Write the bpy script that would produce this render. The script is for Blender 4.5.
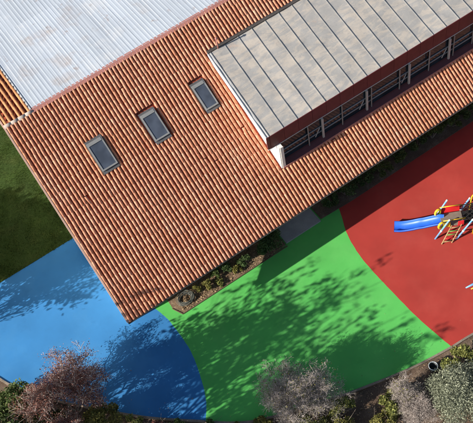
import bpy, bmesh, math, random
import numpy as np
from mathutils import Vector, Matrix
R_ = math.radians
for o in list(bpy.data.objects): bpy.data.objects.remove(o)
scn = bpy.context.scene
COL = scn.collection

# ------------------------------------------------------------------ camera, sky, sun, exposure
# World: X runs along the eave, Y up the roof slope, Z up; the eave corner stands at (0, 0, EAVE).
EAVE = 3.2
cam_d = bpy.data.cameras.new('camera'); cam = bpy.data.objects.new('camera', cam_d); COL.objects.link(cam)
CR = ((0.8277471953784249, 0.5248450019847608, -0.198424556027645),
      (-0.5447745324824054, 0.6670454973692511, -0.5082037123024437),
      (-0.13436997172630555, 0.5287608422822409, 0.8380672302191794))
M4 = Matrix(CR).to_4x4(); M4.translation = (-1.1297592, -18.957104, 34.260597 + EAVE)
cam.matrix_world = M4
cam_d.sensor_width = 36; cam_d.lens = 874.2418588 / 473 * 36
cam_d.clip_start = .5; cam_d.clip_end = 2000
scn.camera = cam

SUN = Vector((-2.05, .155, 1.0)).normalized()          # towards the sun
el = math.asin(SUN.z)
world = bpy.data.worlds.new('World'); scn.world = world; world.use_nodes = True
wn = world.node_tree; bg = wn.nodes['Background']
sky = wn.nodes.new('ShaderNodeTexSky'); sky.sky_type = 'NISHITA'; sky.sun_disc = False
sky.sun_elevation = el; sky.sun_rotation = math.atan2(SUN.x, SUN.y)
wn.links.new(sky.outputs[0], bg.inputs[0]); bg.inputs[1].default_value = .062
sl = bpy.data.lights.new('sun', 'SUN'); sl.energy = 5.0; sl.angle = R_(.4); sl.color = (1, .93, .83)
so = bpy.data.objects.new('sun', sl); COL.objects.link(so); so.location = (-30, 5, 40)
so.rotation_euler = SUN.to_track_quat('Z', 'Y').to_euler()
vs = scn.view_settings; vs.view_transform = 'Standard'; vs.look = 'None'; vs.exposure = .72; vs.gamma = 1
vs.use_curve_mapping = False

# ------------------------------------------------------------------ helpers
def tag(o, label=None, cat=None, group=None, kind=None):
    if label: o['label'] = label
    if cat: o['category'] = cat
    if group: o['group'] = group
    if kind: o['kind'] = kind
    return o
def empty(name, loc=(0, 0, 0), label=None, cat=None, group=None, parent=None):
    o = bpy.data.objects.new(name, None); COL.objects.link(o); o.location = loc; o.empty_display_size = .2
    if parent: o.parent = parent
    return tag(o, label, cat, group)
def link(name, me, mat, parent=None, loc=None):
    o = bpy.data.objects.new(name, me); COL.objects.link(o)
    if mat and not me.materials: me.materials.append(mat)
    if parent: o.parent = parent
    if loc is not None: o.location = loc
    return o
def npmesh(name, V, F, smooth=False, attr=None):
    """V (n,3), F (m,k) equal-sized faces"""
    V = np.asarray(V, np.float32); F = np.asarray(F, np.int32); k = F.shape[1]
    me = bpy.data.meshes.new(name); me.vertices.add(len(V)); me.vertices.foreach_set('co', V.ravel())
    me.loops.add(F.size); me.loops.foreach_set('vertex_index', F.ravel())
    me.polygons.add(len(F)); me.polygons.foreach_set('loop_start', np.arange(0, F.size, k, dtype=np.int32))
    if smooth: me.polygons.foreach_set('use_smooth', np.ones(len(F), bool))
    me.update(calc_edges=True)
    if attr is not None:
        a = me.attributes.new('tint', 'FLOAT', 'FACE'); a.data.foreach_set('value', np.asarray(attr, np.float32))
    me.validate(); return me
class MB:
    """collects plain shapes, links them as one mesh"""
    def __init__(s): s.v = []; s.f = []; s.t = []
    def add(s, vs_, fs, t=.5):
        n = len(s.v); s.v += [tuple(p) for p in vs_]
        s.f += [tuple(i + n for i in f) for f in fs]; s.t += [t] * len(fs); return s
    def hexa(s, b, t, tint=.5):       # four bottom, four top points, counter-clockwise from above
        return s.add(list(b) + list(t), [(3, 2, 1, 0), (4, 5, 6, 7), (0, 1, 5, 4), (1, 2, 6, 5), (2, 3, 7, 6), (3, 0, 4, 7)], tint)
    def box(s, x0, x1, y0, y1, z0, z1, tint=.5):
        q = ((x0, y0), (x1, y0), (x1, y1), (x0, y1))
        return s.hexa([(x, y, z0) for x, y in q], [(x, y, z1) for x, y in q], tint)
    def tube(s, pts, rad, n=8, cap=True, tint=.5):
        pts = [Vector(p) for p in pts]; rs = rad if hasattr(rad, '__len__') else [rad] * len(pts)
        up = None; rings = []
        for i, p in enumerate(pts):
            d = (pts[min(i + 1, len(pts) - 1)] - pts[max(i - 1, 0)]).normalized()
            if up is None:
                up = d.orthogonal().normalized()
            up = (up - d * up.dot(d))
            up = up.normalized() if up.length > 1e-5 else d.orthogonal().normalized()
            w = d.cross(up)
            rings.append([p + (up * math.cos(a) + w * math.sin(a)) * rs[i] for a in [2 * math.pi * j / n for j in range(n)]])
        vs_ = [p for r in rings for p in r]; fs = []
        for i in range(len(pts) - 1):
            for j in range(n):
                fs.append((i * n + j, i * n + (j + 1) % n, (i + 1) * n + (j + 1) % n, (i + 1) * n + j))
        if cap: fs += [tuple(range(n))[::-1], tuple((len(pts) - 1) * n + j for j in range(n))]
        return s.add(vs_, fs, tint)
    def ring(s, c, R, r, n=28, m=6, tilt=(0, 0), zs=1):
        c = Vector(c); pts = []
        for i in range(n + 1):
            a = 2 * math.pi * i / n
            pts.append(c + Vector((R * math.cos(a), R * zs * math.sin(a), tilt[0] * math.cos(a) + tilt[1] * math.sin(a))))
        return s.tube(pts, r, m, cap=False)
    def build(s, name, mat, parent=None, smooth=False, loc=None, bevel=0):
        me = bpy.data.meshes.new(name); me.from_pydata(s.v, [], s.f)
        if smooth: me.polygons.foreach_set('use_smooth', [True] * len(me.polygons))
        a = me.attributes.new('tint', 'FLOAT', 'FACE'); a.data.foreach_set('value', s.t)
        o = link(name, me, mat, parent, loc)
        if bevel:
            b = o.modifiers.new('bevel', 'BEVEL'); b.width = bevel; b.segments = 2; b.limit_method = 'ANGLE'
        return o
def catmull(P, n=8):
    P = [Vector((*p, 0)) if len(p) == 2 else Vector(p) for p in P]; out = []
    for i in range(len(P) - 1):
        a, b, c, d = P[max(i - 1, 0)], P[i], P[i + 1], P[min(i + 2, len(P) - 1)]
        for k in range(n):
            t = k / n
            out.append(.5 * ((2 * b) + (c - a) * t + (2 * a - 5 * b + 4 * c - d) * t * t + (3 * b - a - 3 * c + d) * t ** 3))
    out.append(P[-1]); return out

# ------------------------------------------------------------------ materials
def mat(name, col, rough=.8, var=.12, scale=1.5, fine=60, fvar=.10, bump=0., bscale=80, stain_or_sheen=None, tint=0, metal=0, spec=.3, trans=0, hue=None, leaf=False):
    """procedural: base colour, slow blotches, fine speckle, optional stains or painted sheen, optional per-piece tint attribute"""
    m = bpy.data.materials.new(name); m.use_nodes = True; nt = m.node_tree; N = nt.nodes; L = nt.links
    b = N['Principled BSDF']; b.inputs['Roughness'].default_value = rough; b.inputs['Metallic'].default_value = metal
    b.inputs['Specular IOR Level'].default_value = spec
    geo = N.new('ShaderNodeNewGeometry')
    def noise(sc, det=4, ro=.55):
        n = N.new('ShaderNodeTexNoise'); n.inputs['Scale'].default_value = sc; n.inputs['Detail'].default_value = det
        n.inputs['Roughness'].default_value = ro; L.new(geo.outputs['Position'], n.inputs['Vector']); return n
    def ramp(src, lo, hi, a, c):
        r = N.new('ShaderNodeMapRange'); r.inputs[1].default_value = lo; r.inputs[2].default_value = hi
        r.inputs[3].default_value = a; r.inputs[4].default_value = c; L.new(src, r.inputs[0]); return r.outputs[0]
    def mul(x, y):
        n = N.new('ShaderNodeMath'); n.operation = 'MULTIPLY'; L.new(x, n.inputs[0]); L.new(y, n.inputs[1]); return n.outputs[0]
    f = mul(ramp(noise(scale).outputs[0], .3, .7, 1 - var, 1 + var), ramp(noise(fine, 3).outputs[0], .3, .7, 1 - fvar, 1 + fvar))
    rgb = N.new('ShaderNodeRGB'); rgb.outputs[0].default_value = (*col, 1); c = rgb.outputs[0]
    if tint or hue:
        at = N.new('ShaderNodeAttribute'); at.attribute_name = 'tint'
        if hue:
            mx = N.new('ShaderNodeMix'); mx.data_type = 'RGBA'; L.new(at.outputs['Fac'], mx.inputs[0])
            mx.inputs[6].default_value = (*col, 1); mx.inputs[7].default_value = (*hue, 1); c = mx.outputs[2]
        if tint: f = mul(f, ramp(at.outputs['Fac'], 0, 1, 1 - tint, 1 + tint))
    for st in (stain_or_sheen or []):
        scol, ssc, lo, hi, amt = st[:5]
        n = noise(ssc, 6, .65)
        if len(st) > 5:
            mp = N.new('ShaderNodeMapping'); mp.inputs['Scale'].default_value = st[5]
            mp.inputs['Rotation'].default_value = (0, 0, st[6] if len(st) > 6 else 0)
            L.new(geo.outputs['Position'], mp.inputs[0]); L.new(mp.outputs[0], n.inputs['Vector'])
            if len(st) > 7: n.inputs['Distortion'].default_value = st[7]
        k = ramp(n.outputs[0], lo, hi, 0, amt)
        mx = N.new('ShaderNodeMix'); mx.data_type = 'RGBA'; L.new(k, mx.inputs[0]); L.new(c, mx.inputs[6])
        mx.inputs[7].default_value = (*scol, 1); c = mx.outputs[2]
    mx = N.new('ShaderNodeVectorMath'); mx.operation = 'SCALE'; L.new(c, mx.inputs[0]); L.new(f, mx.inputs[3])
    L.new(mx.outputs[0], b.inputs['Base Color'])
    if bump:
        bn = N.new('ShaderNodeBump'); bn.inputs['Strength'].default_value = bump; bn.inputs['Distance'].default_value = .02
        L.new(noise(bscale, 4).outputs[0], bn.inputs['Height']); L.new(bn.outputs[0], b.inputs['Normal'])
    if leaf:
        tr = N.new('ShaderNodeBsdfTranslucent'); L.new(mx.outputs[0], tr.inputs[0]); ad = N.new('ShaderNodeMixShader')
        ad.inputs[0].default_value = .25; L.new(b.outputs[0], ad.inputs[1]); L.new(tr.outputs[0], ad.inputs[2])
        L.new(ad.outputs[0], N['Material Output'].inputs[0])
    return m
MT = {}
MT['tile'] = mat('terracotta', (.63, .25, .138), .85, .08, .35, 14, .12, .3, 60, tint=.09, hue=(.73, .34, .21),
                 stain_or_sheen=[((.70, .29, .15), .20, .48, .66, .7), ((.76, .50, .37), 1.1, .52, .72, .4), ((.30, .15, .10), 1.6, .60, .80, .45, (1, .22, .22)), ((.20, .12, .08), 6, .68, .82, .5)])
MT['tile_back'] = mat('terracotta_orange', (.56, .25, .11), .85, .12, .5, 14, .14, .3, 60, tint=.22)
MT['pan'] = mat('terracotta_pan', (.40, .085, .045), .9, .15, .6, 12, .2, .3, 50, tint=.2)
MT['ridge'] = mat('ridge_flashing', (.45, .20, .17), .7, .15, 1.2, 20, .15)
MT['mortar'] = mat('mortar', (.42, .36, .32), .9, .18, 3, 30, .2, .5, 40)
MT['verge'] = mat('verge_board', (.50, .33, .27), .8, .15, 2, 20, .1)
MT['whitemetal'] = mat('pale_metal_sheet', (.50, .555, .625), .5, .05, .5, 30, .03, spec=.4, tint=.05,
                       stain_or_sheen=[((.42, .34, .29), .55, .55, .70, .55), ((.43, .48, .57), 2.0, .48, .75, .5, (1, .05, 1), 0), ((.30, .20, .15), 1.5, .62, .74, .75), ((.62, .64, .67), .7, .55, .7, .6)])
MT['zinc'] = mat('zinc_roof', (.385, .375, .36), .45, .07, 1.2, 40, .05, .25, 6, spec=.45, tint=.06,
                 stain_or_sheen=[((.54, .48, .41), 1.5, .46, .58, .75, (.6, 2.0, 1), .35, .9), ((.29, .29, .288), 1.7, .52, .70, .5, (1.1, 1.6, 1), .30, .8), ((.56, .40, .30), 1.6, .66, .78, .6), ((.25, .24, .23), 9, .62, .8, .35)])  # wavy cream and grey bands: stains plus oil-canning reflections painted into the colour
MT['zinc_edge'] = mat('zinc_edge', (.58, .58, .57), .55, .1, 2, 30, .05)
MT['maroon'] = mat('maroon_fascia', (.125, .027, .034), .5, .14, 1.5, 12, .12, spec=.3, stain_or_sheen=[((.07, .02, .024), 2.2, .55, .8, .5, (1, 1, .25))])
MT['maroon_dk'] = mat('maroon_sill', (.115, .04, .046), .65, .12, 2, 20, .1)
MT['trim'] = mat('pale_trim', (.62, .60, .57), .5, .08, 2, 20, .05)
MT['white'] = mat('white_render', (.82, .80, .76), .8, .06, 1.2, 30, .05, .15, 40)
MT['wall'] = mat('cream_wall', (.68, .62, .52), .9, .08, .8, 30, .06, .2, 40)
MT['frame'] = mat('grey_frame', (.25, .255, .255), .4, .1, 4, 30, .05)
MT['lead'] = mat('lead_flashing', (.11, .11, .115), .6, .2, 3, 20, .1)
MT['darkmetal'] = mat('dark_gutter', (.085, .075, .07), .5, .15, 2, 20, .1)
MT['post'] = mat('pale_post', (.42, .41, .40), .5, .06, 3, 20, .05)
def glass(name, col, rough=.06, spec=.8):
    m = bpy.data.materials.new(name); m.use_nodes = True; nt = m.node_tree; b = nt.nodes['Principled BSDF']
    n = nt.nodes.new('ShaderNodeTexNoise'); n.inputs['Scale'].default_value = 1.6
    g = nt.nodes.new('ShaderNodeNewGeometry'); nt.links.new(g.outputs['Position'], n.inputs['Vector'])
    r = nt.nodes.new('ShaderNodeValToRGB'); r.color_ramp.elements[0].position = .35; r.color_ramp.elements[1].position = .7
    r.color_ramp.elements[0].color = (*[c * .8 for c in col], 1); r.color_ramp.elements[1].color = (*[min(1, c * 1.3) for c in col], 1)
    nt.links.new(n.outputs[0], r.inputs[0]); nt.links.new(r.outputs[0], b.inputs['Base Color'])
    b.inputs['Roughness'].default_value = rough; b.inputs['Specular IOR Level'].default_value = spec; return m
MT['glass'] = glass('clerestory_glass', (.014, .024, .036), .12, .16)
MT['skyglass'] = glass('skylight_glass', (.07, .085, .115), .08)
MT['blue'] = mat('blue_rubber', (.036, .205, .49), .85, .11, .45, 110, .18, .35, 120, stain_or_sheen=[((.065, .25, .51), .35, .48, .75, .6), ((.15, .33, .52), 3, .66, .80, .5), ((.027, .15, .37), 1.3, .56, .75, .4), ((.20, .36, .50), 14, .72, .84, .4)])
MT['green'] = mat('green_rubber', (.10, .485, .10), .85, .10, .5, 110, .17, .35, 120, stain_or_sheen=[((.15, .52, .13), .4, .48, .75, .55), ((.25, .47, .2), 4, .68, .82, .45), ((.075, .38, .08), 1.3, .56, .75, .4), ((.3, .45, .22), 14, .72, .84, .35)])
MT['red'] = mat('red_rubber', (.395, .042, .032), .85, .10, .5, 110, .17, .35, 120, stain_or_sheen=[((.46, .075, .056), .4, .48, .75, .55), ((.48, .17, .13), 4, .68, .82, .4), ((.33, .04, .032), 1.3, .56, .75, .4), ((.5, .2, .15), 14, .72, .84, .35)])
MT['earth'] = mat('earth', (.125, .085, .06), .95, .25, .8, 18, .35, .8, 25, stain_or_sheen=[((.22, .17, .125), 1.6, .5, .7, .6), ((.05, .045, .025), .9, .55, .75, .6)])
MT['soil'] = mat('bed_soil', (.20, .135, .085), .95, .25, 2.5, 25, .35, .8, 30, stain_or_sheen=[((.33, .24, .16), 5, .52, .7, .7), ((.08, .07, .03), 3, .55, .75, .6)])
MT['litter'] = mat('leaf_litter', (.20, .12, .06), .9, .2, 3, 30, .2, hue=(.36, .27, .16), tint=.5)
MT['lawn'] = mat('lawn', (.028, .055, .008), .95, .2, .7, 30, .3, .6, 40, stain_or_sheen=[((.055, .075, .015), 1.1, .48, .7, .6), ((.025, .05, .008), .6, .55, .75, .5)])
MT['grass'] = mat('grass_blades', (.026, .06, .008), .8, .2, .8, 12, .15, hue=(.07, .105, .018), tint=.3, leaf=True)
MT['kerb'] = mat('kerb_concrete', (.24, .20, .16), .9, .25, 2.5, 25, .25, .4, 40)
MT['slab'] = mat('concrete_slab', (.30, .30, .31), .9, .12, 2, 30, .12, .3, 50)
MT['timber'] = mat('edging_timber', (.12, .085, .055), .85, .2, 3, 30, .2)
MT['bark'] = mat('bark', (.23, .19, .155), .9, .2, 4, 40, .25, .6, 40)
MT['bark_pale'] = mat('pale_bark', (.46, .41, .37), .9, .15, 4, 40, .2, .5, 40)
MT['twig'] = mat('twig', (.40, .33, .30), .9, .15, 4, 30, .2)
MT['twig_pale'] = mat('pale_twig', (.56, .49, .45), .9, .15, 4, 30, .2)
def leafmat(n, a, b, t=.35): MT[n] = mat(n, a, .7, .18, 1.6, 9, .12, tint=t, hue=b, leaf=True)
leafmat('leaf_pink', (.22, .10, .08), (.47, .30, .26))
leafmat('leaf_rust', (.11, .036, .03), (.28, .12, .09))
leafmat('leaf_olive', (.10, .10, .025), (.26, .24, .06))
leafmat('leaf_yellow', (.10, .125, .03), (.29, .295, .085))
leafmat('leaf_green', (.045, .08, .02), (.11, .15, .04))
leafmat('leaf_silver', (.13, .15, .09), (.36, .38, .28))
leafmat('spray', (.27, .24, .21), (.52, .46, .42))
leafmat('leaf_dark', (.04, .08, .025), (.10, .15, .05))
MT['hose'] = mat('hose', (.115, .12, .105), .5, .15, 5, 30, .15)
MT['pblue'] = mat('play_blue', (.025, .13, .66), .42, .07, 2, 30, .06, spec=.45, stain_or_sheen=[((.10, .22, .62), 5, .58, .75, .5)])
MT['postblue'] = mat('post_blue', (.16, .38, .68), .4, .06, 4, 30, .04, spec=.5)
MT['pyellow'] = mat('play_yellow', (.78, .50, .03), .4, .06, 3, 30, .04)
MT['pred'] = mat('play_red', (.62, .02, .025), .35, .06, 3, 30, .04)
MT['deck'] = mat('deck_grey_brown', (.20, .165, .13), .8, .12, 4, 60, .2)
MT['pblack'] = mat('play_black', (.02, .018, .018), .5, .15, 4, 40, .1)
MT['ptan'] = mat('rope_tan', (.36, .26, .13), .8, .12, 6, 40, .12)
MT['pgreen'] = mat('play_green', (.12, .36, .07), .5, .1, 5, 40, .08)
MT['binbody'] = mat('bucket_body', (.05, .055, .06), .5, .15, 5, 40, .1)
MT['binrim'] = mat('bucket_rim', (.55, .62, .66), .5, .08, 5, 40, .05)

# ------------------------------------------------------------------ ground and play surfaces
def polymesh(name, pts, z0, z1, m, kind='structure'):
    bm = bmesh.new(); t = [bm.verts.new((p[0], p[1], z1)) for p in pts]; b = [bm.verts.new((p[0], p[1], z0)) for p in pts]
    f = bm.faces.new(t)
    n = len(pts)
    for i in range(n): bm.faces.new((t[i], b[i], b[(i + 1) % n], t[(i + 1) % n]))
    f.normal_update()
    bmesh.ops.triangulate(bm, faces=[f]); bmesh.ops.recalc_face_normals(bm, faces=bm.faces[:])
    me = bpy.data.meshes.new(name); bm.to_mesh(me); bm.free()
    o = link(name, me, m); tag(o, kind=kind); return o
tag(MB().add([(-600, -600, 0), (600, -600, 0), (600, 600, 0), (-600, 600, 0)], [(0, 1, 2, 3)]).build('ground', MT['earth']), kind='structure')

GK = (34.260597 + EAVE) / 37.060597
def G(x, y): return (-1.1297592 + (x + 1.1297592) * GK, -18.957104 + (y + 18.957104) * GK)
GL = lambda L: [G(*p) for p in L]
WALLY = 1.62
OUT_L = [(-8.6, 7.385), (-7.6, 5.2), (-6.45, 3.1), (-5.96, 2.1), (-5.11, .92), (-4.43, .01), (-3.08, -1.44), (-1.4, -3.13), (.3, -4.55)]
OUT_M = [(.55, -4.78), (2.15, -5.93), (4.3, -6.75), (6.46, -7.44), (9.25, -8.11), (11.33, -8.40)]
OUT_R = [(11.33, -8.40), (12.7, -8.50), (15, -8.86), (19, -9.6), (26, -11.2)]
BG = [(1.5, 1.45), (1.68, .7), (1.75, .1), (1.76, -1.47), (1.48, -2.79), (1.08, -3.96), (.55, -4.78)]
GR = [(12.05, 1.45), (11.72, .28), (11.22, -.96), (10.96, -2.39), (10.95, -4.11), (11.06, -6.4), (11.33, -8.40)]
OUT_L, OUT_M, OUT_R, BG, GR = GL(OUT_L), GL(OUT_M), GL(OUT_R), GL(BG), GL(GR)
BG[0] = (BG[0][0], WALLY); GR[0] = (GR[0][0], WALLY); LY = OUT_L[0][1]
ol, om, orr, bgc, grc = catmull(OUT_L + [OUT_M[0]]), catmull(OUT_M), catmull(OUT_R), catmull(BG), catmull(GR)
wb = random.Random(3)
for L_w in (bgc, grc):
    for p_w in L_w[1:-1]: p_w.x += wb.uniform(-.008, .008)
xy = lambda L: [(p.x, p.y) for p in L]
H = .035
polymesh('blue_play_surface', xy(ol) + xy(bgc)[::-1][1:] + [(.4, WALLY), (.4, LY)], .0, H, MT['blue'])
polymesh('green_play_surface', xy(bgc) + xy(om)[1:] + xy(grc)[::-1][1:], .0, H, MT['green'])
polymesh('red_play_surface', xy(grc) + xy(orr)[1:] + [(OUT_R[-1][0], WALLY)], .0, H, MT['red'])
# kerb outside the rubber, a real step
def strip(name, path, w0, w1, z0, z1, m, parent=None):
    mb = MB(); P = [Vector((p[0], p[1])) for p in path]
    def off(i, w):
        d = (P[min(i + 1, len(P) - 1)] - P[max(i - 1, 0)]).normalized(); n = Vector((d.y, -d.x)); return P[i] + n * w
    vs_ = []
    for i in range(len(P)):
        a, b = off(i, w0), off(i, w1)
        vs_ += [(a.x, a.y, z0), (b.x, b.y, z0), (b.x, b.y, z1), (a.x, a.y, z1)]
    fs = [(i * 4 + j, i * 4 + (j + 1) % 4, i * 4 + 4 + (j + 1) % 4, i * 4 + 4 + j) for i in range(len(P) - 1) for j in range(4)]
    fs += [(0, 1, 2, 3), (len(vs_) - 1, len(vs_) - 2, len(vs_) - 3, len(vs_) - 4)]
    return mb.add(vs_, fs).build(name, m, parent)
kerb = xy(ol) + xy(om)[1:] + xy(orr)[1:]
tag(strip('kerb', kerb, -.10, -.004, -.02, .10, MT['kerb']), kind='structure') if False else tag(strip('kerb', kerb, .10, .004, -.02, .085, MT['kerb']), kind='structure')

# lawn
lawn = MB(); nx, ny = 26, 40
rngL = np.random.default_rng(4)
vs_ = [(-13 + 13.35 * i / nx, LY + .004 + 24 * j / ny, .02 + .035 * rngL.random()) for j in range(ny + 1) for i in range(nx + 1)]
lawn.add(vs_, [(j * (nx + 1) + i, j * (nx + 1) + i + 1, (j + 1) * (nx + 1) + i + 1, (j + 1) * (nx + 1) + i) for j in range(ny) for i in range(nx)])
tag(lawn.build('lawn', MT['lawn'], smooth=True), kind='structure')
n = 60000; X = rngL.uniform(-7, .3, n); Y = rngL.uniform(LY - .035, 20, n); a = rngL.uniform(0, 6.28, n); hh = rngL.uniform(.03, .10, n)
clump = np.sin(X * 3.1 + np.sin(Y * 2.3)) * np.cos(Y * 2.7 + X); hh = hh * (1 + .35 * clump)
dx, dy = np.cos(a) * .012, np.sin(a) * .012; lx, ly = rngL.normal(0, .03, n), rngL.normal(0, .03, n)
V = np.stack([np.stack([X - dx, Y - dy, np.full(n, .015)], 1), np.stack([X + dx, Y + dy, np.full(n, .015)], 1), np.stack([X + lx, Y + ly, hh + .03], 1)], 1).reshape(-1, 3)
tag(link('grass', npmesh('grass', V, np.arange(3 * n).reshape(-1, 3), attr=np.clip(rngL.random(n) * .8 + .15 * clump, 0, 1)), MT['grass']),
    'short mown lawn grass left of the tiled roof', 'grass', kind='stuff')

# planting bed under the eave, hedge bed, doorstep
polymesh('planting_bed', GL([(2.22, 1.4), (2.20, .82), (2.47, .29), (6.9, .29), (8.5, .36), (8.5, 1.4)]), .0, H + .018, MT['soil'])
polymesh('hedge_bed', GL([(10.72, .5), (12.5, .42), (26, .48), (26, 1.4), (10.72, 1.4)]), .0, H + .02, MT['earth'])
e = MB(); ga, gb, gc = G(2.47, .29), G(8.52, .29), G(2.20, .82); e.box(ga[0], gb[0], ga[1] - .045, ga[1] - .004, 0, .085)
e.hexa([(ga[0] - .04, ga[1] - .03, 0), (ga[0] - .004, ga[1], 0), (gc[0] - .004, gc[1], 0), (gc[0] - .04, gc[1], 0)], [(ga[0] - .04, ga[1] - .03, .08), (ga[0] - .004, ga[1], .08), (gc[0] - .004, gc[1], .08), (gc[0] - .04, gc[1], .08)])
tag(e.build('bed_edging', MT['timber']), 'dark timber edging along the planting bed under the eave', 'edging')
tag(MB().box(G(8.56, 0)[0], G(10.64, 0)[0], G(0, .40)[1], WALLY - .01, 0, .11).build('doorstep', MT['slab'], bevel=.012), 'grey concrete doorstep slab under the eave beside the dark round bush', 'doorstep')
def litter(name, n, x0, x1, y0, y1, z, label, size=.05, seed=1, test=None):
    r = np.random.default_rng(seed); X = r.uniform(x0, x1, n); Y = r.uniform(y0, y1, n)
    if test is not None: k = test(X, Y); X, Y = X[k], Y[k]; n = len(X)
    c = np.stack([X, Y, z + r.random(n) * .03], 1)[:, None, :]
    V = c + r.normal(0, size, (n, 3, 3)) * np.array([1, 1, .35])
    o = link(name, npmesh(name, V.reshape(-1, 3), np.arange(3 * n).reshape(-1, 3), attr=r.random(n)), MT['litter'])
    return tag(o, label, 'leaf litter', kind='stuff')
litter('leaf_litter', 2600, 2.6, 8.5, .53, 1.55, H + .03, 'dry leaves and mulch scattered in the bed under the eave', .03, 3)
kx = np.array([p[0] for p in kerb]); ky = np.array([p[1] for p in kerb])
litter('leaf_litter', 22000, -9, 15, -13, 2.5, .02, 'dry leaf litter on the bare earth outside the play surface', .028, 5,
       lambda X, Y: Y < np.interp(X, kx, ky) - .15)

litter('fallen_leaves', 900, -5.5, 14, -8, 2, H + .004, 'scattered fallen leaves lying on the coloured play surfaces', .02, 9,
       lambda X, Y: (Y > np.interp(X, kx, ky) + .1) & (Y < np.interp(X, kx, ky) + .1 + np.abs(rngL.normal(0, 1.6, len(X)))))
# ------------------------------------------------------------------ building
B = empty('school_building', (0, 0, 0), 'long single storey building with terracotta tiled roof, skylights and grey metal dormer', 'building')
W = 8.992; TP = math.tan(.50042); SL = W / math.cos(.50042); XR = 27.0
av = np.array([0, math.cos(.50042), math.sin(.50042)]); nv = np.array([0, -math.sin(.50042), math.cos(.50042)])
RZ = EAVE + W * TP                       # ridge height
BS = .12; YB = 27.0                      # shallow back slope
bk = math.atan(BS); ab = np.array([0, math.cos(bk), -math.sin(bk)]); nb = np.array([0, math.sin(bk), math.cos(bk)])
def roofz(y): return EAVE + y * TP
# walls
w = MB(); w.box(.4, XR - .4, WALLY, 1.8, 0, roofz(WALLY) - .2); w.build('wall', MT['wall'], B)
g = MB(); g.add([(.4, 1.8, 0), (.4, YB - .5, 0), (.4, YB - .5, RZ - BS * (YB - .5 - W) - .25), (.4, W, RZ - .3), (.4, 1.8, roofz(1.8) - .25),
                 (.6, 1.8, 0), (.6, YB - .5, 0), (.6, YB - .5, RZ - BS * (YB - .5 - W) - .25), (.6, W, RZ - .3), (.6, 1.8, roofz(1.8) - .25)],
                [(0, 4, 3, 2, 1), (5, 6, 7, 8, 9), (0, 5, 9, 4), (4, 9, 8, 3), (3, 8, 7, 2), (2, 7, 6, 1), (1, 6, 5, 0)])
g.build('wall', MT['wall'], B)
# front roof deck
rf = MB()
def slope_slab(mb, x0, x1, s0, s1, t0, t1, a=av, nn=nv, o=(0, 0, EAVE), tint=.5):
    o = np.array(o); P = lambda x, s, t: tuple(o + np.array([x, 0, 0]) + a * s + nn * t)
    return mb.hexa([P(x0, s0, t0), P(x1, s0, t0), P(x1, s1, t0), P(x0, s1, t0)], [P(x0, s0, t1), P(x1, s0, t1), P(x1, s1, t1), P(x0, s1, t1)], tint)
slope_slab(rf, .03, XR, .03, SL - .02, -.16, -.045)
roof = rf.build('roof', MT['pan'], B)
# dormer and skylight footprints (X, slope distance)
cp = math.cos(.50042)
SKY = [(2.64, 3.42, 5.50, 6.76), (5.40, 6.15, 5.44, 6.64), (8.18, 8.84, 5.46, 6.62)]
SKYS = [(x0, x1, y0 / cp, y1 / cp) for x0, x1, y0, y1 in SKY]
DX, DY0, DY1 = 9.72, 1.80, 7.36
def blocked(x, s):
    y = s * cp
    if x > DX - .02 and DY0 - .05 < y < DY1: return True
    return any(x0 - .03 < x < x1 + .03 and s0 - .02 < s + .12 and s < s1 + .0 for x0, x1, s0, s1 in SKYS)
PITCH, EXPO, TL = .189, .342, .40
def cover(r0=.069, r1=.067, h0=.070, h1=.068, seg=7):
    V = []
    for s, r, h, lift in ((0, r0, h0, .007), (TL, r1, h1, .003)):
        for j in range(seg + 1):
            a = math.pi * j / seg; V.append((-r * math.cos(a), s, lift + h * math.sin(a)))
    for s, r, h, lift in ((0.002, r0 - .012, h0 - .014, .007),):
        for j in range(seg + 1):
            a = math.pi * j / seg; V.append((-r * math.cos(a), s, lift + h * math.sin(a)))
    n = seg + 1; F = [(j, j + 1, n + j + 1, n + j) for j in range(seg)] + [(j + 1, j, 2 * n + j, 2 * n + j + 1) for j in range(seg)]
    return np.array(V), np.array(F)
CV, CF = cover()
def pan(seg=5):
    V = []
    for s, r, lift in ((0, .066, .016), (TL, .058, -.012)):
        for j in range(seg + 1):
            a = math.pi * j / seg; V.append((-r * math.cos(a), s, lift - .03 * math.sin(a) + .008))
    n = seg + 1; return np.array(V), np.array([(j, j + 1, n + j + 1, n + j) for j in range(seg)])
PV, PF = pan()
rng = np.random.default_rng(11)
def to_slope(V, x, s, a=av, nn=nv, o=(0, 0, EAVE), jit=None):
    V = V.copy()
    if jit is not None:
        c_, s_ = math.cos(jit[0]), math.sin(jit[0]); V = np.stack([V[:, 0] * c_ - V[:, 1] * s_, V[:, 0] * s_ + V[:, 1] * c_, V[:, 2] + jit[1]], 1)
    return np.array(o) + np.outer(V[:, 0] + x, [1, 0, 0]) + np.outer(V[:, 1] + s, a) + np.outer(V[:, 2], nn)
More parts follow.
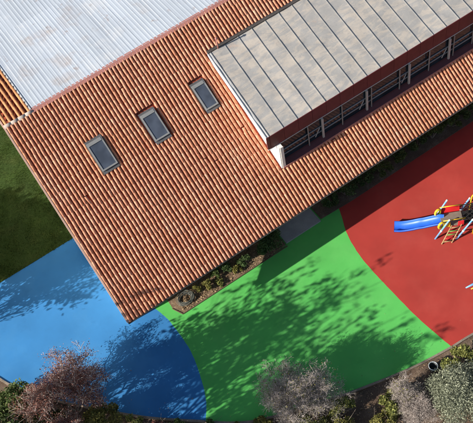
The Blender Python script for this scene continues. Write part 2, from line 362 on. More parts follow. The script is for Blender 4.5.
# each tile variant for the single pieces of the three lowest courses
Bs = np.array([[1, 0, 0], av, nv]).T
variants = [npmesh('roof_tile', CV @ Bs.T, CF, True, np.full(len(CF), t)) for t in np.linspace(.1, .95, 7)]
for m_ in variants: m_.materials.append(MT['tile'])
CVs, CFs, Ct, PVs, PFs, Pt = [], [], [], [], [], []; nc = npn = 0; single = 0
NC = int(XR / PITCH); NR = 30
ROWOFF = rng.normal(0, .012, NC)
for i in range(NC):
    x = PITCH * (i + .5) + .02; coltint = rng.normal(0, .10)
    for k in range(NR):
        s = -.05 + k * EXPO + ROWOFF[i] * .6
        if s + TL > SL + .12: continue
        jx, jz, jr = rng.normal(0, .005) + .010 * math.sin(k * .5 + i * .23) + .006 * math.sin(i * 1.7), rng.normal(0, .003), rng.normal(0, .014)
        if rng.random() < .003: s -= .06 + .06 * rng.random(); jr += rng.normal(0, .09)
        t = float(np.clip(.48 + coltint + rng.normal(0, .2), 0, 1))
        if not blocked(x, s):
            if k < 3 and single < 300 and x < 22.3:
                p = np.array([x + jx, 0, EAVE]) + av * s + nv * jz
                o = link('roof_tile', variants[int(t * 6.99)], None, roof, tuple(p)); o.rotation_euler = (0, 0, jr * .6); single += 1
            else:
                CVs.append(to_slope(CV, x + jx, s, jit=(jr, jz))); CFs.append(CF + nc); nc += len(CV); Ct += [t] * len(CF)
        xp = x + PITCH / 2
        if not blocked(xp, s):
            PVs.append(to_slope(PV, xp, s)); PFs.append(PF + npn); npn += len(PV); Pt += [float(np.clip(.5 + rng.normal(0, .2), 0, 1))] * len(PF)
tag(link('roof_tiles', npmesh('roof_tiles', np.vstack(CVs), np.vstack(CFs), True, Ct), MT['tile'], roof), kind='stuff')
tag(link('pan_tiles', npmesh('pan_tiles', np.vstack(PVs), np.vstack(PFs), True, Pt), MT['pan'], roof), kind='stuff')
# verge, gutter, fascia board
vb = MB(); slope_slab(vb, -.045, .028, -.02, SL + .02, -.2, .045); vb.build('verge_board', MT['verge'], roof)
gt = MB(); gt.tube([(-.02, -.06, EAVE - .045), (XR, -.075, EAVE - .045)], .042, 10); gt.build('gutter', MT['darkmetal'], roof)
eb = MB(); eb.box(.0, XR, .0, .028, EAVE - .24, EAVE - .06); eb.build('eave_board', MT['maroon_dk'], roof)
# ridge capping: mortar and half-round tiles on the left, flashing strip beside the sheets
rc = MB()
for i in range(4):
    x = .0 + i * .36; rc.tube([(x, W + .03, RZ + .0), (x + .39, W + .03, RZ + .012)], [.105, .092], 10, tint=.3 + .1 * i)
rc.build('ridge_tile', MT['mortar'], roof, True)
fs = MB(); slope_slab(fs, 1.38, XR, SL - .06, SL + .12, .05, .066); slope_slab(fs, 1.38, XR, .12, .20, .075, .09, ab, nb, (0, W, RZ)); fs.build('ridge_flashing', MT['ridge'], roof)
# back slope: tiled margin on the left, corrugated sheets beyond
bd = MB(); slope_slab(bd, .03, XR, .03, (YB - W), -.16, -.05, ab, nb, (0, W, RZ)); broof = bd.build('back_roof', MT['pan'], B)
bv = MB(); slope_slab(bv, -.045, .028, .0, YB - W, -.2, .045, ab, nb, (0, W, RZ)); bv.build('verge_board', MT['verge'], broof)
CB = CV.copy(); CB[:, 1] = TL - CB[:, 1]          # lower end faces away
CFb = CF[:, ::-1]
bvar = [npmesh('roof_tile', CB @ np.array([[1, 0, 0], ab, nb]).T, CFb, True, np.full(len(CF), t)) for t in np.linspace(.1, .9, 5)]
for m_ in bvar: m_.materials.append(MT['tile_back'])
for i in range(6):
    for k in range(20):
        p = np.array([.14 + .235 * i + rng.normal(0, .004), W, RZ]) + ab * (.06 + k * EXPO)
        link('roof_tile', bvar[rng.integers(0, 5)], None, broof, tuple(p))
def sheet(x0, x1, s0, s1, lift):
    mb = MB(); prof = []; p = .2; x = x0
    while x < x1 - 1e-4:
        prof += [(x, 0), (x + .10, 0), (x + .115, .0055), (x + .16, .0055)]; x += p
    prof.append((x1, 0)); vs_ = []
    for s in (s0, (s0 + s1) / 2, s1):
        for (xx, hh_) in prof:
            vs_.append(tuple(np.array([xx, W, RZ]) + ab * s + nb * (hh_ + lift + rng.normal(0, .0015))))
    n_ = len(prof)
    fs_ = [(r * n_ + j, r * n_ + j + 1, (r + 1) * n_ + j + 1, (r + 1) * n_ + j) for r in range(2) for j in range(n_ - 1)]
    return mb.add(vs_, fs_, float(rng.random()))
x = 1.40
while x < XR - .2:
    for q_, (s0, s1) in enumerate(((.08, 6.2), (6.0, 12.2), (12.0, 18.0))):
        sheet(x, x + 1.0, s0, s1, .085 - .012 * q_ + rng.normal(0, .001)).build('roof_sheet', MT['whitemetal'], broof)
    x += 1.0
fl = MB(); slope_slab(fl, 1.37, 1.44, .1, 18, .05, .115, ab, nb, (0, W, RZ)); fl.build('edge_flashing', MT['zinc_edge'], broof)

# skylights
for x0, x1, s0, s1 in SKYS:
    sk = empty('skylight', (0, 0, 0), parent=B)
    L_ = lambda mb, *a: slope_slab(mb, *a)
    f = MB(); t0, t1 = -.05, .16; q_ = .055
    L_(f, x0, x0 + q_, s0, s1, t0, t1); L_(f, x1 - q_, x1, s0, s1, t0, t1); L_(f, x0 + q_, x1 - q_, s0, s0 + .07, t0, t1); L_(f, x0 + q_, x1 - q_, s1 - .16, s1, t0, t1 + .012)
    f.build('frame', MT['frame'], sk)
    p = MB(); L_(p, x0 + q_ - .004, x1 - q_ + .004, s0 + .068, s1 - .158, .12, .14); p.build('pane', MT['skyglass'], sk)
    a_ = MB(); L_(a_, x0 - .03, x1 + .03, s0 - .15, s0 - .002, .075, .088); L_(a_, x0 - .04, x0 - .002, s0, s1, .07, .085); L_(a_, x1 + .002, x1 + .04, s0, s1, .07, .085); L_(a_, x0 - .03, x1 + .03, s1 + .002, s1 + .12, .06, .075)
    a_.build('flashing', MT['lead'], sk)

# dormer -------------------------------------------------------------------
D = empty('dormer', (0, 0, 0), parent=B)
FY, FZ = 2.08, EAVE + 3.46            # front roof edge
KY, KZ = 7.42, EAVE + 4.17            # back roof edge
SH = .40                              # plan shear of the seams towards the back
def dp(x, v, t=0):                    # point on the dormer roof: x along front, v 0..1 to the back
    return (x + SH * v, FY + (KY - FY) * v, FZ + (KZ - FZ) * v + t)
def dslab(mb, x0, x1, v0, v1, t0, t1):
    return mb.hexa([dp(x0, v0, t0), dp(x1, v0, t0), dp(x1, v1, t0), dp(x0, v1, t0)], [dp(x0, v0, t1), dp(x1, v0, t1), dp(x1, v1, t1), dp(x0, v1, t1)])
dslab(MB(), 9.36, XR - .6, .004, .998, -.30, -.03).build('roof_slab', MT['maroon_dk'], D)
edges = [9.32] + [9.45 + .772 * k for k in range(22)]
for k in range(len(edges) - 1):
    x0, x1 = edges[k], edges[k + 1]; pb = MB(); vs_ = []; nvv, nuu = 18, 5
    ph = rng.random(4) * 6.28
    for j in range(nvv + 1):
        for i in range(nuu + 1):
            u, v = i / nuu, j / nvv
            amp = .010 * math.sin(math.pi * u)
            hgt = amp * (math.sin(v * 17 + ph[0] + 2.2 * u) + .7 * math.sin(v * 29 + ph[1] - 1.7 * u) + .4 * math.sin(v * 47 + ph[2]))
            vs_.append(dp(x0 + (x1 - x0) * u, v, hgt))
    pb.add(vs_, [(j * (nuu + 1) + i, j * (nuu + 1) + i + 1, (j + 1) * (nuu + 1) + i + 1, (j + 1) * (nuu + 1) + i) for j in range(nvv) for i in range(nuu)], float(rng.random()))
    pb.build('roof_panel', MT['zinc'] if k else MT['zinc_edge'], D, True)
    dslab(MB(), x1 - .014, x1 + .014, .0, 1, -.005, .027).build('standing_seam', MT['frame'], D)
    if k:
        fp = MB(); fp.box(x0 + .006, x1 - .006, FY - .035, FY - .005, FZ - .83, FZ + .02); fp.build('fascia_panel', MT['maroon'], D)
fp = MB(); fp.box(9.29, 9.444, FY - .03, FY - .004, FZ - .82, FZ + .02); fp.build('fascia_panel', MT['maroon'], D)
fb = MB(); fb.box(9.31, XR - .6, FY - .006, FY + .10, FZ - .79, FZ - .03); fb.build('fascia_board', MT['maroon_dk'], D)
dr = MB(); dr.box(9.28, XR - .6, FY - .055, FY + .02, FZ - .862, FZ - .834); dr.build('drip_edge', MT['trim'], D)
sd = MB(); sd.hexa([dp(9.28, .0, -.30), dp(9.318, .0, -.30), dp(9.318, .995, -.30), dp(9.28, .995, -.30)], [dp(9.28, 0, .03), dp(9.318, 0, .03), dp(9.318, .995, .03), dp(9.28, .995, .03)])
sd.build('side_flashing', MT['zinc_edge'], D)
dslab(MB(), 9.30, XR - .6, .99, 1.006, -.2, .06).build('back_flashing', MT['darkmetal'], D)
bgut = MB(); slope_slab(bgut, 9.72, XR - .6, (7.44) / cp, (7.58) / cp, .085, .10); bgut.build('back_gutter', MT['darkmetal'], D)
# cheek wall: prism between main roof and dormer roof
WY = 2.0
ck = MB(); ZT = lambda y: FZ + (KZ - FZ) * (y - FY) / (KY - FY) - .31
for xa, xb in ((DX, DX + .2),):
    P1 = [(1.84, roofz(1.84) - .1), (KY - .7, roofz(KY - .7) - .1), (KY - .7, ZT(KY - .7)), (FY + .02, ZT(FY)), (FY + .01, FZ - .85), (1.84, FZ - .87)]
    ck.add([(xa, y, z) for y, z in P1] + [(xb, y, z) for y, z in P1], [(5, 4, 3, 2, 1, 0), (6, 7, 8, 9, 10, 11)] + [(i, (i + 1) % 6, 6 + (i + 1) % 6, 6 + i) for i in range(6)])
ck.build('cheek_wall', MT['white'], D)
# clerestory
zs, zt = roofz(WY) + .02, FZ - .868
sb = MB(); sb.hexa([(DX + .2, 1.80, roofz(1.80) - .1), (XR - .8, 1.80, roofz(1.80) - .1), (XR - .8, WY + .06, zs - .1), (DX + .2, WY + .06, zs - .1)],
                   [(DX + .2, 1.80, roofz(1.80) + .125), (XR - .8, 1.80, roofz(1.80) + .125), (XR - .8, WY + .06, zs + .11), (DX + .2, WY + .06, zs + .11)])
sb.build('sill', MT['maroon_dk'], D)
stt = MB(); stt.box(DX + .05, XR - .8, 1.77, 1.797, roofz(1.78) - .05, roofz(1.80) + .135); stt.build('sill_trim', MT['ridge'], D)
ap = MB(); ap.box(DX + .2, XR - .8, WY + .07, WY + .15, zs + .05, zs + .16); ap.build('apron_panel', MT['maroon_dk'], D)
thick = [12.22, 14.77, 17.28, 19.72, 22.2, 24.7]; thin = [11.42, 13.35, 15.05, 16.72, 18.5, 20.0, 21.2, 23.4]
xs_ = sorted(thick + thin + [DX + .2, XR - .8])
for i in range(len(xs_) - 1):
    for za, zb in ((zs + .17, zs + .52), (zs + .55, zs + .88), (zs + .91, zt)):
        p = MB(); ti = rng.normal(0, .012)
        p.hexa([(xs_[i] + .02, WY + .08, za), (xs_[i + 1] - .02, WY + .08 + ti, za), (xs_[i + 1] - .02, WY + .10 + ti, za), (xs_[i] + .02, WY + .10, za)],
               [(xs_[i] + .02, WY + .09, zb), (xs_[i + 1] - .02, WY + .09 + ti, zb), (xs_[i + 1] - .02, WY + .11 + ti, zb), (xs_[i] + .02, WY + .11, zb)])
        p.build('window_pane', MT['glass'], D)
for z in (zs + .535, zs + .895):
    r = MB(); r.box(DX + .2, XR - .8, WY + .03, WY + .078, z - .009, z + .009); r.build('window_rail', MT['post'], D)
for x in thick:
    r = MB(); r.box(x - .045, x + .045, WY - .06, WY + .025, zs + .09, zt); r.build('post', MT['post'], D)
    br = MB(); br.tube([(x - .42, WY + .01, zs + .42), (x - .16, WY + .01, zs + .9)], .022, 6); br.build('brace', MT['post'], D)
for x in thin:
    r = MB(); r.box(x - .022, x + .022, WY - .02, WY + .026, zs + .09, zt); r.build('mullion', MT['frame'], D)
tk = MB(); tk.box(DX + .06, DX + .215, 1.815, 1.838, roofz(1.84) - .1, FZ - .872); tk.build('corner_board', MT['white'], D)
# vent pipe behind the dormer
vp = MB(); bz = KZ; vp.tube([(10.27, 7.36, bz - .05), (10.27, 7.36, bz + .66)], .035, 8); vp.tube([(10.27, 7.36, bz + .66), (10.27, 7.36, bz + .70)], [.07, .04], 8)
vp.build('vent_pipe', MT['ridge'], B, True)

# ------------------------------------------------------------------ plants
class Skel:
    def __init__(s, seed): s.r = np.random.default_rng(seed); s.segs = []; s.tips = []
    def grow(s, p, d, length, rad, level, nlev, kids, spread, up=.15, steps=4, wob=.18, ratio=.62):
        d = d / np.linalg.norm(d); pts = [p]; rads = [rad]; L = length / steps
        for i in range(steps):
            d = d + s.r.normal(0, wob, 3) + np.array([0, 0, up * (.5 if level else .3)]); d /= np.linalg.norm(d)
            p = p + d * L; pts.append(p); rads.append(rad * (1 - .55 * (i + 1) / steps))
            s.segs.append((pts[-2], p, rads[-2], rads[-1], level))
            if level >= nlev - 1: s.tips.append((p, d))
        if level < nlev:
            k = kids[level]
            for j in range(k):
                t = .35 + .65 * (j + s.r.random()) / k if level else .55 + .45 * (j + s.r.random()) / k
                f = min(t, .999) * steps; i = int(f); q = pts[i] + (pts[i + 1] - pts[i]) * (f - i)
                ax = s.r.normal(0, 1, 3); ax -= ax @ d * d; ax /= np.linalg.norm(ax)
                nd = d * math.cos(spread) + ax * math.sin(spread)
                s.grow(q, nd + np.array([0, 0, up]), length * ratio * s.r.uniform(.75, 1.2), max(rads[i] * .6, .0045), level + 1, nlev, kids, spread * s.r.uniform(.85, 1.15), up, max(2, steps - (level > 0)), wob, ratio)
    def tubes(s, lo, hi, minr=0., n=5):
        V, F = [], []; c = 0; ang = np.linspace(0, 2 * np.pi, n, endpoint=False)
        for a, b, ra, rb, lv in s.segs:
            if not lo <= lv <= hi: continue
            d = b - a; d = d / (np.linalg.norm(d) + 1e-9); u = np.cross(d, [0.3, .8, .5]); u /= np.linalg.norm(u); w_ = np.cross(d, u)
            ring = np.outer(np.cos(ang), u) + np.outer(np.sin(ang), w_)
            V.append(a + ring * max(ra, minr)); V.append(b + d * .006 + ring * max(rb, minr))
            j = np.arange(n); F.append(np.stack([c + j, c + (j + 1) % n, c + n + (j + 1) % n, c + n + j], 1)); c += 2 * n
        return np.vstack(V), np.vstack(F)
def leaves_at(P, r, per, spread, size, flat=.5, droop=0, elong=1.6, keep=1.0):
    """diamond leaves spread round points P -> V, F, tint"""
    P = np.asarray(P)
    if keep < 1: P = P[r.random(len(P)) < keep]
    C = np.repeat(P, per, 0); n = len(C)
    C = C + r.normal(0, spread, (n, 3)) + np.array([0, 0, -droop])
    nrm = r.normal(0, 1, (n, 3)); nrm[:, 2] = np.abs(nrm[:, 2]) + flat; nrm /= np.linalg.norm(nrm, axis=1)[:, None]
    t = r.normal(0, 1, (n, 3)); t -= (t * nrm).sum(1)[:, None] * nrm; t /= np.linalg.norm(t, axis=1)[:, None]
    b = np.cross(nrm, t); sz = size * r.uniform(.6, 1.3, n)[:, None]
    V = np.stack([C - t * sz * elong, C + b * sz * .8 - nrm * sz * .2, C + t * sz * elong, C - b * sz * .8 - nrm * sz * .2], 1).reshape(-1, 3)
    return V, np.arange(4 * n).reshape(-1, 4), r.random(n)
def tree(base, h, label, seed, leafm=None, bark='bark', twigm=None, kids=(5, 4, 4), spread=.75, trunk=.35, lean=(0, 0), rad=.09, per=4, lspread=.12, lsize=.05, keep=1., up=.15, ratio=.62, name='tree', cat='tree', group=None, minr=.006, wob=.18, second=None, length=None, drop=0):
    t = empty(name, (*G(*base), drop), label, cat, group)
    S = Skel(seed); nlev = len(kids)
    stems = lean if isinstance(lean, list) else [lean]
    for ln in stems:
        S.grow(np.array([0, 0, -.05]), np.array([ln[0], ln[1], 1.0]), length or h * trunk, rad, 0, nlev, kids, spread, up, 4, wob * .5, ratio)
    zmax = max(b[2] for a, b, *_ in S.segs); sc = h / zmax if zmax > h else 1
    k = np.array([1, 1, sc]); S.segs = [(a * k, b * k, ra, rb, lv) for a, b, ra, rb, lv in S.segs]; S.tips = [(p * k, d) for p, d in S.tips]
    V, F = S.tubes(0, 1, .012, 8); link('trunk', npmesh('trunk', V, F, True), MT[bark], t)
    V, F = S.tubes(2, 9, minr, 4); link('twigs', npmesh('twigs', V, F), MT[twigm or bark], t)
    if leafm:
        V, F, ti = leaves_at([p for p, d in S.tips], S.r, per, lspread, lsize, keep=keep)
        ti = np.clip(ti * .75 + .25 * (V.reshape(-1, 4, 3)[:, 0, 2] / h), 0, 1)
        tag(link('crown', npmesh('crown', V, F, attr=ti), MT[leafm], t), kind='stuff')
    if second:
        V, F, ti = leaves_at([p for p, d in S.tips], S.r, second[1], second[2], second[3], keep=second[4], elong=second[5] if len(second) > 5 else 1.6)
        tag(link('crown', npmesh('crown', V, F, attr=ti), MT[second[0]], t), kind='stuff')
    return t
def shrub(base, rx, ry, h, label, seed, leafm, n=2500, lsize=.035, name='shrub', cat='shrub', group=None, z0=.05, lumps=9, stem='bark', bare=0):
    t = empty(name, (*G(*base), 0), label, cat, group); r = np.random.default_rng(seed)
    # lumpy clumps: small balls of leaves spread over a dome
    a = r.uniform(0, 6.28, lumps); q = np.sqrt(r.uniform(0, .8, lumps)); cz = h * (.35 + .5 * (1 - q ** 2) * r.uniform(.7, 1.1, lumps))
    Cc = np.stack([rx * q * np.cos(a), ry * q * np.sin(a), cz], 1); rad = min(rx, ry, h) * r.uniform(.28, .52, lumps)
    pick = r.integers(0, lumps, n); u = r.normal(0, 1, (n, 3)); u /= np.linalg.norm(u, axis=1)[:, None]
    P = Cc[pick] + u * (rad[pick] * r.uniform(.35, 1.06, n) ** .6)[:, None]; P[:, 2] = np.maximum(P[:, 2], z0)
    V, F, ti = leaves_at(P, r, 1, .02, lsize, flat=.6); ti = np.clip(ti * .8 + .2 * np.repeat(r.random(lumps)[pick], 1), 0, 1)
    tag(link('foliage', npmesh('foliage', V, F, attr=ti), MT[leafm], t), kind='stuff')
    mb = MB()
    for c in Cc: mb.tube([(0, 0, -.02), tuple(c * .5 + r.normal(0, .05, 3)), tuple(c)], [.022, .014, .006], 5)
    for c in range(bare):
        i = r.integers(0, lumps); d = Cc[i] + r.normal(0, 1, 3) * [rx * .6, ry * .6, h * .3]; d[2] = abs(d[2])
        mb.tube([tuple(Cc[i] * .6), tuple((Cc[i] + d) / 2 + r.normal(0, .06, 3)), tuple(d)], [.009, .007, .004], 4)
    mb.build('stems', MT[stem], t); return t

# trees whose crowns stand in the picture
tree((-4.0, -.95), 4.3, 'tree with dry pinkish brown leaves overhanging the blue surface', 21, 'leaf_pink', 'bark', 'twig_pale', (8, 6, 6), .74, .42,
     [(.22, .68), (.6, .08), (-.75, -.05), (.2, -.6), (-.45, -.55), (.02, .25)], .055, 5, .09, .021, .42, name='autumn_tree', second=('leaf_rust', 6, .10, .023, .55), minr=.0065, wob=.28, ratio=.58)
tree((4.3, -6.85), 4.2, 'bare branching tree with pale trunk and grey twigs beside the green surface', 15, 'leaf_olive', 'bark_pale', 'twig_pale', (9, 7, 7), .95, .42,
     [(.0, .3), (-.42, .22), (.4, .2), (-.32, -.3), (.36, -.3), (.03, .5)], .05, 2, .06, .022, .22, name='bare_tree', up=.08, minr=.0045, wob=.34, ratio=.54, second=('spray', 5, .09, .0065, .9, 9))
shrub((-6.15, .55), 1.1, .95, 1.6, 'dark green leafy shrub in the lower left corner behind the kerb', 31, 'leaf_green', 6500, .045, lumps=18)
shrub((-5.2, -.9), .7, .7, 1.2, 'dark green shrub between the lower left corner and the pinkish tree', 32, 'leaf_green', 3600, .042, lumps=10)
shrub((-3.25, -2.35), .85, .75, 1.7, 'olive green shrub at the foot of the pinkish brown tree', 33, 'leaf_olive', 5200, .032, lumps=13, bare=12)
shrub((-2.2, -3.15), .45, .4, .9, 'small yellow green plant right of the olive shrub at the bottom edge', 34, 'leaf_yellow', 1500, .03, lumps=7)
for i, (x, y, s_, lb, lm) in enumerate((
        (-1.5, -3.75, .45, 'low brownish plant at the bottom edge below the blue surface', 'leaf_rust'),
        (-.75, -4.35, .5, 'low dark green plant at the bottom edge below the blue surface, left of green boundary', 'leaf_green'),
        (.3, -5.2, .5, 'low green plant at the bottom edge where the blue and green surfaces meet', 'leaf_green'),
        (1.25, -5.95, .5, 'low olive plant at the bottom edge below the green surface', 'leaf_olive'),
        (2.35, -6.5, .5, 'low olive plant left of the bare tree at the bottom edge', 'leaf_olive'))):
    shrub((x, y), s_, s_ * .8, .55, lb, 40 + i, lm, 1400, .03, lumps=7, name='low_plant', cat='plant', bare=5)
shrub((4.0, -7.85), .75, .6, 1.3, 'yellow green shrub under the bare tree', 51, 'leaf_yellow', 3000, .03, lumps=10, bare=20)
shrub((5.55, -7.95), .62, .5, 1.15, 'yellow leaved shrub at the right foot of the bare tree', 52, 'leaf_yellow', 2300, .032, lumps=9, bare=14)
shrub((4.9, -8.6), .8, .6, 1.0, 'dark olive shrub at the bottom edge below the bare tree', 56, 'leaf_olive', 3000, .03, lumps=9, bare=14)
tree((7.95, -8.95), 1.7, 'pale leafless twiggy shrub beside the curved edge of the green surface', 61, 'leaf_olive', 'bark_pale', 'twig_pale', (8, 8, 7), .8, .5,
     [(.3, .25), (-.4, .2), (.45, -.2), (-.2, -.4)], .02, 1, .05, .03, .12, name='twiggy_shrub', cat='shrub', minr=.0035, wob=.3, second=('spray', 4, .07, .006, .8, 8))
shrub((7.35, -9.05), .62, .55, 1.25, 'bright yellow green shrub below the dark edge of the green surface', 53, 'leaf_yellow', 2800, .034, lumps=9, bare=10)
shrub((6.75, -9.6), .6, .5, 1.1, 'olive yellow shrub at the bottom edge left of the twiggy shrub', 57, 'leaf_olive', 2200, .034, lumps=8, bare=14)
tree((8.15, -9.95), 1.6, 'greyish leafless twiggy shrub at the bottom edge left of the silvery bush', 62, None, 'bark', 'twig', (8, 8, 7), .8, .5,
     [(.3, .2), (-.4, .2), (.45, -.2), (-.2, -.4)], .02, 1, .05, .03, .1, name='twiggy_shrub', cat='shrub', minr=.0035, wob=.3, second=('spray', 4, .07, .006, .8, 8))
shrub((11.0, -9.3), .75, .6, 1.4, 'yellow green bush at the right edge beside the red surface', 54, 'leaf_yellow', 3600, .034, lumps=11)
shrub((9.9, -10.55), 1.3, 1.2, 2.4, 'large silvery grey green bush in the lower right corner', 55, 'leaf_silver', 22000, .024, lumps=46, name='bush', cat='bush')
# trees left of and below the frame whose shadows fall across the lawn and the play surfaces
for i, (x, y, h, lb, lm, kd, per, ls, sp, ln) in enumerate((
        (-8.6, 6.85, 5.7, 'slender tree off the left edge casting branch shadows on the blue surface', 'leaf_green', (5, 5, 4), 9, .055, .62, [(.16, .03), (.06, .16), (-.02, -.14), (.1, -.05)]),
        (-8.6, 5.9, 3.7, 'nearly bare sapling off the left edge casting twig shadows on the blue surface', 'leaf_green', (4, 3, 3), 3, .05, .5, [(.15, .0), (.0, .1), (.1, .25)]),
        (-9.0, 9.5, 5.6, 'leafy tree off the left edge casting shadow on the lawn next to the blue surface', 'leaf_green', (9, 6, 5), 14, .09, .75, [(.05, 0)]),
        (-9.4, 11.7, 5.4, 'leafy tree off the left edge casting shadow on the lawn farther from the blue surface', 'leaf_green', (9, 6, 5), 14, .09, .75, [(.05, 0)]),
        (-9.0, -1.6, 10.4, 'tall tree beyond the lower left corner casting shadow across the green surface', 'leaf_green', (10, 6, 4), 10, .075, .68, [(.05, 0)]),
        (-8.6, -4.2, 10.0, 'tall tree below the bottom left corner casting shadow along the curved kerb', 'leaf_olive', (10, 6, 4), 10, .075, .68, [(.03, .0)]),
        (-7.6, -6.4, 11.0, 'tall tree below the bottom edge casting shadow beside the twiggy shrubs', 'leaf_green', (9, 6, 4), 10, .075, .68, [(.03, .0)]),
        (-9.4, -.5, 4.2, 'lower tree off the left edge casting shadow on the blue surface behind the pinkish tree', 'leaf_green', (7, 5, 4), 8, .07, .66, [(.03, .0)]))):
    tree((x, y), h, lb, 70 + i, lm, 'bark', None, kd, sp, .45, ln, .15 if len(ln) == 1 else .06, per, .15, ls, (.85, .15, .95, .95, .45, .25, .6, .28)[i], up=.16, ratio=.60, minr=.009)

# bed under the eave: bush, small plants, coil of pipe
shrub((7.72, .80), .78, .62, 1.25, 'dark round bush under the eave left of the doorstep', 80, 'leaf_dark', 3800, .03, lumps=16, name='bush', cat='bush')
for i, (x, y, r_, h_, lm, lb) in enumerate(((4.25, .80, .26, .45, 'leaf_olive', 'small leafy olive plant in the middle of the bed under the eave'),
        (3.65, .95, .2, .3, 'leaf_olive', 'small low plant beside the coiled pipe in the bed'),
        (5.35, .98, .3, .4, 'leaf_dark', 'dark low plant in the shaded part of the bed'),
        (6.35, .85, .3, .45, 'leaf_dark', 'dark low plant left of the round bush in the bed'),
        (4.75, .55, .2, .3, 'leaf_yellow', 'small yellow green plant by the timber edging of the bed'),
        (5.8, .6, .22, .35, 'leaf_olive', 'small olive plant by the timber edging left of the round bush'),
        (4.9, 1.1, .28, .5, 'leaf_green', 'green plant under the eave in the middle of the bed'))):
    shrub((x, y), r_, r_, h_, lb, 90 + i, lm, 650, .028, lumps=7, name='bed_plant', cat='plant')
ORD = ('second', 'third', 'fourth', 'fifth', 'sixth', 'seventh', 'eighth')
HN = ['dark hedge shrub under the eave, nearest to the doorstep'] + ['dark hedge shrub under the eave along the red surface, %s from the doorstep' % w_ for w_ in ORD] + ['dark hedge shrub under the eave at the right edge of the picture', 'dark hedge shrub under the eave just past the right edge']
for i, (x, y, s_) in enumerate(((11.55, .98, .5), (12.55, .9, .58), (13.6, 1.0, .5), (14.75, .95, .62), (15.9, .98, .55), (17.05, .95, .58), (18.1, .92, .62), (19.3, .95, .6), (20.5, .95, .65), (21.8, .95, .65))):
    shrub((x, y), s_ * 1.05, s_ * .82, .85 + .25 * s_, HN[i], 100 + i, 'leaf_green' if i in (3, 4, 6, 7) else 'leaf_dark', 1700, .032, lumps=10,
          name='hedge_shrub', group='hedge shrubs in the shade of the eave')
hs = MB(); rr = random.Random(5)
for i in range(11):
    hs.ring((rr.uniform(-.05, .05), rr.uniform(-.04, .04), .02 + .02 * i), .30 + .022 * (i % 7) + rr.uniform(-.03, .03), .014, 34, 6, (rr.uniform(-.04, .04), rr.uniform(-.04, .04)), rr.uniform(.8, .95))
hs.tube(catmull([(.42, -.05, .05), (.7, .1, .04), (.9, .38, .03), (1.2, .45, .03)], 8), .014, 6)
tag(hs.build('pipe_coil', MT['hose'], None, True, (*G(2.98, .83), H + .02)), 'coil of dark grey pipe lying in the bed at the eave corner', 'pipe coil')

# bucket beside the kerb
bu = empty('bucket', (*G(10.0, -8.75), 0), 'small dark open bucket with pale rim on the earth beside the green surface', 'bucket')
def lathe(prof, n=24):
    mb = MB(); vs_ = [(r * math.cos(2 * math.pi * j / n), r * math.sin(2 * math.pi * j / n), z) for r, z in prof for j in range(n)]
    return mb.add(vs_, [(i * n + j, i * n + (j + 1) % n, (i + 1) * n + (j + 1) % n, (i + 1) * n + j) for i in range(len(prof) - 1) for j in range(n)])
lathe([(.001, 0), (.15, 0), (.20, .40), (.18, .40), (.135, .03), (.001, .03)]).build('body', MT['binbody'], bu, True)
lathe([(.182, .385), (.207, .385), (.212, .42), (.182, .42), (.182, .385)]).build('rim', MT['binrim'], bu, True)
hb = MB(); hb.tube([(.2 * math.cos(a), -.03 - .16 * math.sin(a), .40 + .02 * math.sin(a)) for a in [math.pi * k / 12 for k in range(13)]], .007, 6); hb.build('handle', MT['binrim'], bu, True)

# ------------------------------------------------------------------ play structure
PS = empty('play_structure', (*G(15.2, -3.7), H), 'climbing frame with blue slide, slanted blue posts and yellow panels on the red surface', 'play structure')
O = np.array([15.2, -3.7, H]); ax = np.array([.885, -.466, 0]); ay = np.array([.466, .885, 0])   # along the deck, across it
def pl(u, v, z): return tuple(ax * u + ay * v + np.array([0, 0, z]))
def pbox(mb, u0, u1, v0, v1, z0, z1):
    q = ((u0, v0), (u1, v0), (u1, v1), (u0, v1)); return mb.hexa([pl(u, v, z0) for u, v in q], [pl(u, v, z1) for u, v in q])
def loc(x, y, z): return tuple(np.array([x, y, z]) - O)
DH = .9
dk = MB(); pbox(dk, -.42, .62, -.36, .36, DH - .06, DH); dk.build('deck', MT['deck'], PS, bevel=.01)
for (bx_, by_, tx, ty, ht) in ((14.34, -3.75, 14.86, -4.02, 1.6), (15.13, -4.37, 15.71, -4.65, 1.6), (14.95, -2.88, 15.47, -3.12, 1.62), (15.82, -3.42, 16.38, -3.68, 1.62)):
    p = MB(); p.tube([loc(bx_, by_, H - .02), loc(tx, ty, ht)], .042, 12); po = p.build('post', MT['postblue'], PS, True)
    d = (np.array([tx, ty, ht]) - np.array([bx_, by_, 0])); d /= np.linalg.norm(d); e1 = np.array([tx, ty, ht])
    c = MB(); c.tube([loc(*(e1 - d * .04)), loc(*(e1 + d * .05))], [.05, .036], 12); c.build('cap', MT['trim'], po, True)
    c = MB(); m1 = np.array([bx_, by_, 0]) + d * .75; c.tube([loc(*(m1 - d * .05)), loc(*(m1 + d * .05))], .056, 12); c.build('clamp', MT['trim'], po, True)
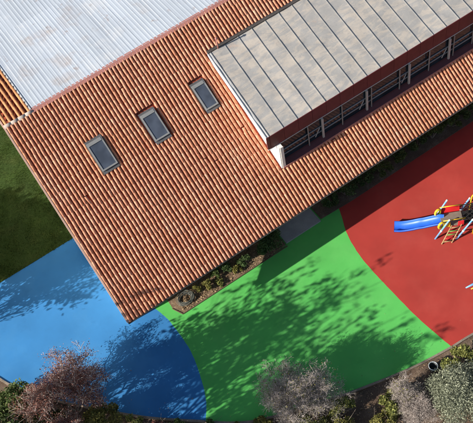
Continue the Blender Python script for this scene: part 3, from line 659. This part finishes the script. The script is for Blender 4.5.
# slide: trough along a wavy path
top = np.array([14.83, -3.53]); low = np.array([13.18, -2.10]); sdv = low - top; sL = np.linalg.norm(sdv); su = sdv / sL; sn = np.array([-su[1], su[0]])
prof = [(-.29, .17), (-.25, .19), (-.225, .15), (-.20, .035), (0, .02), (.20, .035), (.225, .15), (.25, .19), (.29, .17), (.24, -.02), (0, -.035), (-.24, -.02)]
path = [(-.12, DH + .02), (.05, DH + .02), (.22, DH - .03), (.5, .73), (.8, .57), (1.05, .47), (1.3, .34), (1.6, .21), (1.85, .135), (2.05, .12), (2.2, .12)]
pc = catmull([(a, 0, b) for a, b in path], 5); n_ = len(prof); vs_ = []
for q_ in pc:
    for (pw, ph_) in prof:
        c = top + su * q_.x + sn * pw; vs_.append(loc(c[0], c[1], q_.z + ph_ - .02))
fs_ = [(i * n_ + j, i * n_ + (j + 1) % n_, (i + 1) * n_ + (j + 1) % n_, (i + 1) * n_ + j) for i in range(len(pc) - 1) for j in range(n_)] + [tuple(range(n_)), tuple(range((len(pc) - 1) * n_, len(pc) * n_))[::-1]]
sld = MB().add(vs_, fs_).build('slide', MT['pblue'], PS, True)
for k_ in (1.9,):
    f = MB(); c = top + su * k_; f.tube([loc(c[0], c[1], 0), loc(c[0], c[1], .12)], .03, 8); f.build('foot', MT['postblue'], sld)
# yellow entry panels with a hole, either side of the slide mouth
for v in (-.40, .34):
    y = MB(); ring = []
    P0 = np.array([pl(-.44, v, DH + .32), pl(-.44, v - .0, DH + .05)])
    pts = [pl(-.50 + .13 * math.cos(a), v + .05 * math.cos(a), DH + .22 + .22 * math.sin(a)) for a in [2 * math.pi * k / 14 for k in range(15)]]
    y.tube(pts, .06, 8, cap=False); y.build('entry_panel', MT['pyellow'], PS, True)
    b = MB(); pbox(b, -.47, -.36, v - .03, v + .03, DH - .05, DH + .14); b.build('panel_base', MT['pgreen'], PS, bevel=.01)
# red curved barrier on the far side
rb = MB(); nseg = 12; vs_ = []
for i in range(nseg + 1):
    u = -.30 + .86 * i / nseg; hgt = .30 + .08 * math.cos((i / nseg - .5) * math.pi * 2)
    for (dv, z) in ((.39, DH + .0), (.43, DH), (.50, DH + hgt + .02), (.46, DH + hgt + .04)): vs_.append(pl(u, dv, z))
rb.add(vs_, [(i * 4 + j, i * 4 + (j + 1) % 4, i * 4 + 4 + (j + 1) % 4, i * 4 + 4 + j) for i in range(nseg) for j in range(4)] + [(0, 1, 2, 3), (nseg * 4 + 3, nseg * 4 + 2, nseg * 4 + 1, nseg * 4)]).build('barrier', MT['pred'], PS)
for u in (-.1, .35):
    s_ = MB(); s_.tube([pl(u, .485, DH + .27), pl(u, .50, DH + .31)], .035, 8); s_.build('bolt_cap', MT['trim'], PS)
for u0, u1, m_ in ((-.34, -.06, 'pyellow'), (.30, .58, 'pred')):
    b = MB(); pbox(b, u0, u1, -.40, -.365, DH - .04, DH + .34); b.build('side_panel', MT[m_], PS, bevel=.012)
for v in (-.38, .38):
    b = MB(); b.tube([pl(-.42, v, DH + .55), pl(.62, v, DH + .55)], .024, 8); b.build('hand_rail', MT['pyellow'], PS, True)
# climbing ramp on the near side: tan rails, rungs, green holds
for u in (.02, .50):
    r = MB(); r.tube([pl(u - .52, -.80, .02), pl(u, -.38, DH + .05)], .028, 8); r.build('ramp_rail', MT['ptan'], PS, True)
for k in range(5):
    t = (k + .6) / 5.4; r = MB(); du = -.52 * (1 - t); v = -.80 + .42 * t; z = .02 + (DH + .03) * t
    r.tube([pl(.02 + du, v, z), pl(.50 + du, v, z)], .024, 8); r.build('rung', MT['pgreen'] if k in (2, 3) else MT['pred'] if k == 1 else MT['ptan'], PS, True)
# black net tunnel to the right with yellow hoops
tn = MB(); nn_ = 9
for i in range(nn_):
    a0 = 2 * math.pi * i / nn_
    tn.tube([pl(.64 + .16 * k, .0 + .36 * math.cos(a0 + .28 * k), DH + .42 + .40 * math.sin(a0 + .28 * k)) for k in range(9)], .017, 5)
    tn.tube([pl(.64 + .16 * k, .0 + .36 * math.cos(a0 - .28 * k), DH + .42 + .40 * math.sin(a0 - .28 * k)) for k in range(9)], .017, 5)
tn.build('net_tunnel', MT['pblack'], PS)
d2 = MB(); pbox(d2, .64, 2.0, -.34, .34, DH - .08, DH - .02); d2.build('tunnel_floor', MT['pblack'], PS, bevel=.01)
for u in (1.06,):
    for v in (-.46, .46):
        hp = MB(); hp.tube([pl(u, v, 0)] + [pl(u + .02, v * (1 - 0), 1.5)] + [pl(u + .30 - .28 * math.cos(a), v, 1.8 + .32 * math.sin(a)) for a in [math.pi * k / 10 for k in range(11)]] + [pl(u + .56, v, .9)], .03, 8)
        hp.build('hoop', MT['pyellow'], PS, True)
for u, v in ((1.95, -.36), (1.95, .36)):
    p = MB(); p.tube([pl(u, v, 0), pl(u + .2, v, 1.5)], .042, 12); p.build('post', MT['postblue'], PS, True)
# second play item just entering at the right edge
SE = empty('rocking_beam', (*G(14.3, -6.85), H), 'blue beam with yellow handlebar at the right edge of the red surface', 'play equipment')
b = MB(); b.tube([(-.72, .12, .42), (-.35, .05, .46), (1.3, -.25, .5)], [.03, .05, .05], 10); b.build('beam', MT['postblue'], SE, True)
b = MB(); b.tube([(-.55, -.05, .36), (-.15, -.12, .42), (.5, -.18, .52)], .024, 8); b.build('handlebar', MT['pyellow'], SE, True)
for x in (.2, 1.1):
    b = MB(); b.tube([(x, -.05 - .15 * x, 0), (x, -.05 - .15 * x, .46)], .06, 12); b.build('spring', MT['pblack'], SE, True)
